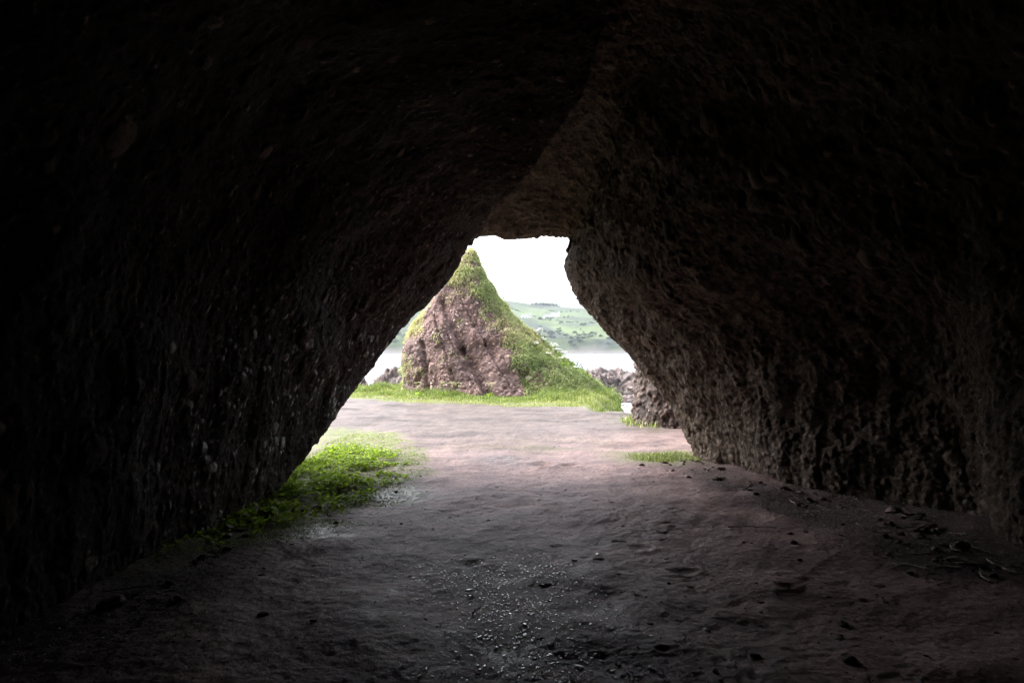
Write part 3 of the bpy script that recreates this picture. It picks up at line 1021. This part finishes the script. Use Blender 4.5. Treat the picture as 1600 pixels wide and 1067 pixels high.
c1, i1 = cobbles(B / np.array([.30, .28, .20]), 210, .22, .2, .45)
c2, i2 = cobbles(B / np.array([.135, .13, .09]), 220, .9, .22, .5)
h1, h2 = c1 * .13, c2 * .10
hc = np.maximum(h1, h2) * .85
cell = np.where(h1 >= h2, i1, i2) * (hc > .008)
PX = 800 + 1067 * P[:, 0] / 24.8                      # where on the front face, for the gullies
PZ = P[:, 2]
front = P[:, 1] < 26.4


def gully(xa, za, xb, zb, wdt, dep, step=0.0):
    t = np.clip(((P[:, 0] - xa) * (xb - xa) + (PZ - za) * (zb - za)) / ((xb - xa) ** 2 + (zb - za) ** 2), 0, 1)
    jit = .09 * fbm(P * 2.5, 3, 230)
    dx = P[:, 0] - (xa + (xb - xa) * t) + jit
    dz_ = PZ - (za + (zb - za) * t)
    dist = np.sqrt(dx * dx + dz_ * dz_)
    sg = np.sign(dx)
    g = -dep * np.exp(-(dist / wdt) ** 2)
    g -= step * sstep(0, .12, dx) * np.exp(-(np.maximum(dx, 0) / .6) ** 2) * sstep(0, .15, t) * (t < 1)
    return g * front


g = gully(-2.6, 3.4, -1.75, 1.75, .11, .28, .16) + gully(-1.75, 1.75, -.75, -.1, .15, .42, .22) + gully(-3.3, 1.9, -3.05, .1, .08, .22, .06) \
    + gully(-3.05, 1.2, -3.5, .4, .07, .14) + gully(-1.3, 2.6, -.6, 1.4, .1, .16, .08) + gully(.3, .9, .9, -.1, .15, .2, .1) + gully(-2.9, 2.9, -2.2, .9, .045, .13, .05) + gully(-2.2, .9, -1.75, -.1, .045, .12, .04) \
    + gully(-3.6, 1.5, -2.9, -.1, .05, .12, .05) + gully(-1.9, 3.4, -1.0, 1.9, .05, .13, .06) + gully(-1.0, 1.9, .1, .1, .05, .13, .07) + gully(-2.3, 2.2, -1.3, .3, .04, .10, .03)
disp = fbm(P * .8 + wp * .3, 4, 205) * .22 + fbm(P * np.array([2.2, 2.2, 1.8]), 5, 207, .55) * .13 + hc + g * .85 + fbm(P * 11, 4, 209, .65) * .035
disp *= sstep(5.6, 3.6, PZ) * .9 + .1
PD = P + Nn * disp[:, None]
STX, STN = PD, Nn
# grass cover on top and on the right flank
bnd = np.interp(PZ, [-.2, .2, .9, 1.7, 2.6, 3.5, 4.0, 4.3], [1.05, .95, .6, .1, -.5, -1.2, -1.7, -3.6])
gn = fbm(P * 1.5, 4, 211)
gmask = sstep(-.45, .25, P[:, 0] - bnd + gn * .9)
gmask = np.maximum(gmask, .8 * sstep(-3.2, -3.7, P[:, 0] + gn * .6) * sstep(1.9, 2.4, PZ + gn * .6))
gmask = np.maximum(gmask, .2 * sstep(.3, .5, gn))
gmask *= sstep(-.3, .15, fbm(P * 3.1, 3, 213) + .3)
stk = empty("rock_stack", (-.5, 26.5, 0))
tag(stk, "tall pointed conglomerate rock stack with a grassy ridge standing beyond the path", "rock stack")
mrk = NT("stack rock and turf")
MAT['stack_turf'] = MAT['stack']
o = mesh_from("rock", STX - np.array([-.5, 26.5, 0]), grid_faces(nz, nt, True), MAT['stack'], attrs={"cell": cell, "dry_lit": np.zeros(len(P))}, parent=stk)
ctop = np.array([[-1.58, 26.32, 5.52]])

# turf blades on the stack, hanging down the slope
wgt = gmask * (P[:, 1] < 28.5) * (PZ > -.3)
area = np.linalg.norm(np.cross(np.gradient(S, axis=0), np.gradient(S, axis=1)), axis=2).ravel()
pr = wgt * area
pick = RNG.choice(len(P), 95000, p=pr / pr.sum())
base = STX[pick] + RNG.normal(0, .03, (len(pick), 3)) - STN[pick] * .03
sl = np.clip(STN[pick][:, 2:3], -.2, 1)
up = unit(STN[pick] * .8 + np.array([0.12, 0, -.25]) + RNG.normal(0, .35, (len(pick), 3)) + np.array([0, 0, 1.0]) * (0.25 + sl))
cl = fbm(base * 1.6, 3, 221)
hh = np.clip(.16 + .14 * cl, .05, .4) * RNG.uniform(.6, 1.3, len(pick))
V, F = blades(base - np.array([-.5, 26.5, 0]), up, hh, RNG.uniform(.012, .028, len(pick)), RNG.uniform(.1, .6, len(pick)), np.full(len(pick), .55), RNG)
lowr = sstep(3.2, .8, base[:, 2])
ti = np.clip(.66 - .12 * lowr + .55 * fbm(base * .9, 3, 223) + RNG.normal(0, .13, len(pick)), 0, 1)
o = mesh_from("turf", V, F, MAT['slope_grass'], attrs={"tint": np.repeat(ti, 5)}, parent=stk)
o["kind"] = "stuff"

# ------------------------------------------------------------------ other rocks
o = lump("outer_rock", (3.95, 14.9, .2), (1.30, 1.1, 2.6), 41, MAT['outer'], 7, .15, "reddish pebbly rock standing just outside the right side of the opening", "rock", cob=.15, flat=False, sink=.2)
for k, (x, y, sx0, sy0, sz0, lab) in enumerate([
        (6.6, 43, 2.6, 2.0, 1.75, "broad dark pebbly shore rock beyond the stack on the right, across the foam"),
        (4.75, 41, 1.0, 1.2, 1.85, "steep dark shore rock with a pointed top right of the grassy ridge"),
        (9.3, 42, 2.2, 2.0, 1.55, "low dark shore rock partly behind the outer rock"),
        (5.6, 37.2, 2.6, 1.3, .62, "flat tan weedy rock ledge just above the foam"),
        (5.2, 34.8, 1.3, .35, .30, "small low brown rock awash in the foam near the path edge"),
        (-6.6, 36, 1.15, 1.0, 2.05, "rounded reddish shore rock left of the stack"),
        (-5.4, 34, .85, .9, 1.62, "grey pebbly shore rock touching the left foot of the stack in view"),
        (-7.9, 35, .7, .8, 1.85, "tilted pink shore rock next to the left cave wall"),
        (-7.25, 33.5, .45, .4, 1.4, "small blue grey boulder between the shore rocks on the left"),
]):
    lump("shore_rock", (x, y, -1.5), (sx0, sy0, sz0), 50 + k, MAT['shore'], 5, .38, lab, "rock", cob=.22, flat=False, sink=.45, rz=k * .2 if sy0 > .6 else 0)

# ------------------------------------------------------------------ cow parsley and weeds in flower
m = NT("white blossom", rough=0.8, spec=0.2); m.color((0.72, 0.72, 0.66)); MAT['blossom'] = m.m
m = NT("pale stalk", rough=0.8, spec=0.2); m.color((0.16, 0.19, 0.08)); MAT['stalk'] = m.m
m = NT("seed head", rough=0.8, spec=0.2); m.color((0.36, 0.35, 0.20)); MAT['seed'] = m.m


def umbel_plant(h, heads, blossom):
    root = empty("cow_parsley", (0, 0, 0))
    tops = []
    P0 = [(0, 0, 0), (random.gauss(0, .02), random.gauss(0, .02), h * .4)]
    tube("stem", [(0, 0, -.05), P0[1], (random.gauss(0, .03), random.gauss(0, .03), h * .75)], [.009, .007, .005], MAT['stalk'], 5, root)
    for k in range(heads):
        a = 6.28 * k / heads + random.uniform(-.4, .4)
        t = (math.cos(a) * random.uniform(.06, .22) * h * 1.2, math.sin(a) * random.uniform(.06, .22) * h * 1.2, h * random.uniform(.75, 1.05))
        tube("stalk", [P0[1], (t[0] * .5, t[1] * .5, h * .65), t], [.005, .004, .003], MAT['stalk'], 4, root)
        n = 40
        r = random.uniform(.05, .085)
        aa, rr = RNG.uniform(0, 6.28, n), r * np.sqrt(RNG.random(n))
        c = np.stack([t[0] + rr * np.cos(aa), t[1] + rr * np.sin(aa), t[2] + .02 - rr * rr * 2 + RNG.normal(0, .005, n)], 1)
        w = RNG.uniform(.015, .021, n)[:, None]
        u = unit(np.stack([RNG.normal(0, .4, n), RNG.normal(0, .4, n), np.ones(n)], 1))
        t1 = unit(np.cross(u, [1, .2, .1])); t2 = np.cross(u, t1)
        V = np.stack([c + t1 * w, c + t2 * w, c - t1 * w, c - t2 * w], 1).reshape(-1, 3)
        mesh_from("flower_head", V, np.arange(n * 4).reshape(n, 4), blossom, smooth=False, parent=root)
    n = 30
    b = np.stack([RNG.normal(0, .05, n), RNG.normal(0, .05, n), RNG.uniform(.02, h * .35, n)], 1)
    V, F = blades(b, unit(np.stack([RNG.normal(0, 1, n), RNG.normal(0, 1, n), np.full(n, .6)], 1)), RNG.uniform(.08, .18, n), np.full(n, .04), np.full(n, .3), np.full(n, .3), RNG)
    mesh_from("leaves", V, F, MAT['leaf'], attrs={"tint": np.repeat(RNG.uniform(.2, .7, n), 5)}, parent=root)
    return root


protoA = [umbel_plant(.42, 7, MAT['blossom']), umbel_plant(.34, 5, MAT['blossom'])]
protoB = umbel_plant(.5, 6, MAT['seed'])
# right flank of the stack, along the ridge line: front-facing surface points
cand = np.nonzero((P[:, 1] < 27.2) & (P[:, 0] > .9) & (P[:, 0] < 3.2) & (PZ > .55) & (PZ < 2.1) & (gmask > .3) & (Nn[:, 2] > .15))[0]
px_c = 800 + 1067 * STX[cand][:, 0] / STX[cand][:, 1]
py_c = 548 - 1067 * (STX[cand][:, 2] - CAM_Z) / STX[cand][:, 1]
spots = [(852, 535), (862, 541), (872, 548), (880, 552), (888, 558), (896, 566), (845, 528), (858, 548), (905, 574), (890, 566), (912, 580), (868, 556), (848, 540), (900, 584), (838, 546), (880, 572), (918, 590), (857, 562)]
for k, (sx0, sy0) in enumerate(spots):
    j = cand[np.argmin((px_c - sx0) ** 2 + (py_c - sy0) ** 2)]
    o = protoA[k] if k < 2 else copy_tree(protoA[k % 2])
    o.location = STX[j] - np.array([0, 0, .03])
    o.rotation_euler = (0, 0, random.uniform(0, 6.28))
    s = random.uniform(.8, 1.15)
    o.scale = (s, s, s)
    tag(o, "white flowering cow parsley on the grassy right flank of the rock stack", "wildflower", "cow parsley on the grassy flank of the stack")
for k, (x, y) in enumerate([(-2.1, 23.2), (-1.85, 23.3), (-2.35, 23.25), (-.75, 23.2), (-3.2, 23.3)]):
    o = protoB if k == 0 else copy_tree(protoB)
    o.location = (x, y, float(ground_h(x, y)[0]))
    o.rotation_euler = (0, 0, random.uniform(0, 6.28))
    tag(o, "dry yellowish umbel plant at the foot of the bare rock face of the stack", "wildflower", "dry umbel plants at the foot of the stack")

# ------------------------------------------------------------------ far trees, houses, bird
m = NT("far trunk", rough=0.9); m.color((0.06, 0.05, 0.04)); MAT['trunk'] = m.m


def tree(h, w, seed):
    r = np.random.default_rng(seed)
    root = empty("broadleaf_tree", (0, 0, 0))
    tube("trunk", [(0, 0, -1), (.1, 0, h * .3), (.2, .1, h * .6), (.1, .2, h * .85)], [h * .04, h * .03, h * .02, h * .008], MAT['trunk'], 7, root)
    cl = r.normal(size=(16, 3)) * np.array([w * .27, w * .27, h * .16]) + np.array([0, 0, h * .6])
    n = 2600
    k = r.integers(0, 16, n)
    rad = r.uniform(.5, 1, 16)[k] * w * .22
    dv_ = unit(r.normal(size=(n, 3))) * (r.random(n) ** .4 * rad)[:, None]
    c = cl[k] + dv_ * np.array([1, 1, .8])
    c[:, 2] = np.maximum(c[:, 2], h * .12)
    u = unit(r.normal(size=(n, 3)) + dv_)
    t1 = unit(np.cross(u, r.normal(size=(n, 3)))); t2 = np.cross(u, t1)
    s = r.uniform(.25, .55, n)[:, None] * w / 11
    V = np.stack([c + t1 * s, c + t2 * s * .7, c - t1 * s, c - t2 * s * .7], 1).reshape(-1, 3)
    mesh_from("crown", V, np.arange(n * 4).reshape(n, 4), MAT['tree'], smooth=False,
              attrs={"tint": np.repeat(np.clip(r.uniform(.1, .8, 16)[k] + r.normal(0, .15, n), 0, 1), 4)}, parent=root)
    return root


def far_pt(px, d):
    return (px - 800.0) / 1067.0 * d


TP = [tree(13, 13, 1), tree(9, 14, 2), tree(12, 8, 3)]
used = set()


def put_tree(q, x, y, s, label, group):
    o = TP[q] if q not in used else copy_tree(TP[q])
    used.add(q)
    o.location = (x, y, float(hill_h(x, y)[0]) - .5 - (5.0 if y > 1150 else 2.6) * s)
    o.rotation_euler = (0, 0, random.uniform(0, 6.28))
    o.scale = (s, s, s)
    tag(o, label, "tree", group)


for k, (px, s, q) in enumerate([(832, .75, 2), (838, .85, 2), (844, .8, 0), (849, .95, 0), (854, 1.05, 0), (859, 1.0, 0), (864, .9, 0), (868, .75, 1), (836, .6, 1), (851, .85, 1), (873, .6, 1)]):
    put_tree(q, far_pt(px, 1195), 1195 + (k % 3) * 8, s, "bluish tree of the clump on the skyline of the far hill", "tree clump on the far skyline")
for k in range(85):
    px = random.choice([random.uniform(840, 985), random.uniform(840, 985), random.uniform(590, 640)])
    d = 742 + 55 * abs(random.gauss(0, 1)) ** 1.3 + 14 * math.sin(px * .09)
    put_tree(random.choice([1, 1, 0]), far_pt(px, d), d, random.uniform(.22, .5), "rounded bush on the lower slope near the far shore", "bushes near the far shore")
HEDGES = [((785, 1080), (850, 1010)), ((800, 935), (900, 965)), ((840, 900), (955, 862)), ((850, 1075), (925, 1050)), ((870, 870), (960, 905)), ((600, 900), (640, 880))]
for k in range(110):
    (pa, da), (pb, db) = HEDGES[k % 6]
    t = random.random()
    px, d = pa + (pb - pa) * t, da + (db - da) * t + random.gauss(0, 4)
    put_tree(1, far_pt(px, d), d, random.uniform(.14, .3), "small hedgerow tree between fields on the far hillside", "hedgerow trees on the far hillside")

m = NT("white render", rough=0.8); m.color((0.78, 0.77, 0.74)); MAT['render'] = m.m
m = NT("slate roof", rough=0.7); m.color((0.13, 0.13, 0.14)); MAT['slate'] = m.m
m = NT("window glass", rough=0.2); m.color((0.05, 0.06, 0.07)); MAT['glass'] = m.m


def box(name, x0, x1, y0, y1, z0, z1, mat, parent):
    V = np.array([(x, y, z) for z in (z0, z1) for (x, y) in ((x0, y0), (x1, y0), (x1, y1), (x0, y1))], float)
    F = np.array([(0, 3, 2, 1), (4, 5, 6, 7), (0, 1, 5, 4), (1, 2, 6, 5), (2, 3, 7, 6), (3, 0, 4, 7)])
    return mesh_from(name, V, F, mat, smooth=False, parent=parent)


def house(L, W, H, lab, px, d, rz):
    x = far_pt(px, d)
    r = empty("house", (x, d, float(hill_h(x, d)[0]) - .4), rz)
    tag(r, lab, "house")
    box("wall", -L / 2, L / 2, -W / 2, W / 2, 0, H, MAT['render'], r)
    V = np.array([(-L / 2 - .3, -W / 2 - .3, H), (L / 2 + .3, -W / 2 - .3, H), (L / 2 + .3, W / 2 + .3, H), (-L / 2 - .3, W / 2 + .3, H), (-L / 2 - .3, 0, H + W * .42), (L / 2 + .3, 0, H + W * .42)])
    me = mesh_from("roof", V, [np.array([(0, 1, 5, 4), (2, 3, 4, 5), (0, 3, 2, 1)]), np.array([(1, 2, 5), (3, 0, 4)])], MAT['slate'], False, parent=r)
    box("chimney", L * .38, L * .38 + .8, -.5, .5, H + W * .2, H + W * .42 + 1, MAT['render'], me)
    for k in range(3):
        c = (-.3 + .3 * k) * L
        box("window", c - .5, c + .5, -W / 2 - .06, -W / 2 - .004, H * .4, H * .75, MAT['glass'], r)


house(12, 6, 3.6, "white cottage on the far hillside, middle of the three", 856, 960, .1)
house(11, 6, 3.2, "white cottage on the far hillside, rightmost of the three", 868, 985, -.1)
house(13, 6, 3.4, "white cottage on the far hillside, leftmost of the three just above the grassy ridge", 822, 940, .15)

# a bird over the grassy ridge
m = NT("dark plumage", rough=0.7); m.color((0.04, 0.04, 0.045)); MAT['bird'] = m.m
bd = empty("bird", (far_pt(787, 60), 60, CAM_Z + (548 - 466) / 1067 * 60), .6)
bd.scale = (.75, .75, .75)
tag(bd, "tiny dark bird flying above the ridge of the rock stack", "bird")
bv, bf = icosphere(2)
bb = bv * np.array([.16, .05, .05])
bb[:, 1:] *= (1 - .35 * np.abs(bv[:, :1]) ** 2)
bb[:, 0] = np.where(bb[:, 0] < -.1, bb[:, 0] * 1.4, bb[:, 0])
mesh_from("body", bb, bf, MAT['bird'], parent=bd)
for s in (-1, 1):
    V = []
    for i in range(7):
        t = i / 6
        c = (.05 - .10 * t * t, s * (.03 + .33 * t), .02 + .10 * math.sin(t * 2.2))
        w = .075 * (1 - t) ** .6 + .006
        V += [(c[0] + w * .5, c[1], c[2] + .006), (c[0] - w, c[1], c[2] + .006), (c[0] - w, c[1], c[2] - .004), (c[0] + w * .5, c[1], c[2] - .004)]
    mesh_from("wing", np.array(V), grid_faces(7, 4, True), MAT['bird'], parent=bd)

# ------------------------------------------------------------------ haze over the bay
HAZE = True
if HAZE:
    hv = NT("haze air")
    hv.t.nodes.remove(hv.b)
    pv = hv.n("VolumePrincipled")
    pv.inputs["Color"].default_value = (0.70, 0.78, 0.90, 1)
    pv.inputs["Density"].default_value = 0.00015
    pv.inputs["Anisotropy"].default_value = 0.0
    hv.l(pv.outputs[0], hv.t.nodes["Material Output"].inputs["Volume"])
    hv.m.cycles.homogeneous_volume = True
    V = np.array([(x, y, z) for z in (-12.0, 140.0) for (x, y) in ((-3100, -70), (3100, -70), (3100, 5100), (-3100, 5100))])
    F = np.array([(0, 3, 2, 1), (4, 5, 6, 7), (0, 1, 5, 4), (1, 2, 6, 5), (2, 3, 7, 6), (3, 0, 4, 7)])
    o = mesh_from("haze", V, F, hv.m, smooth=False)
    tag(o, "pale sea haze over the bay", "haze", kind="stuff")
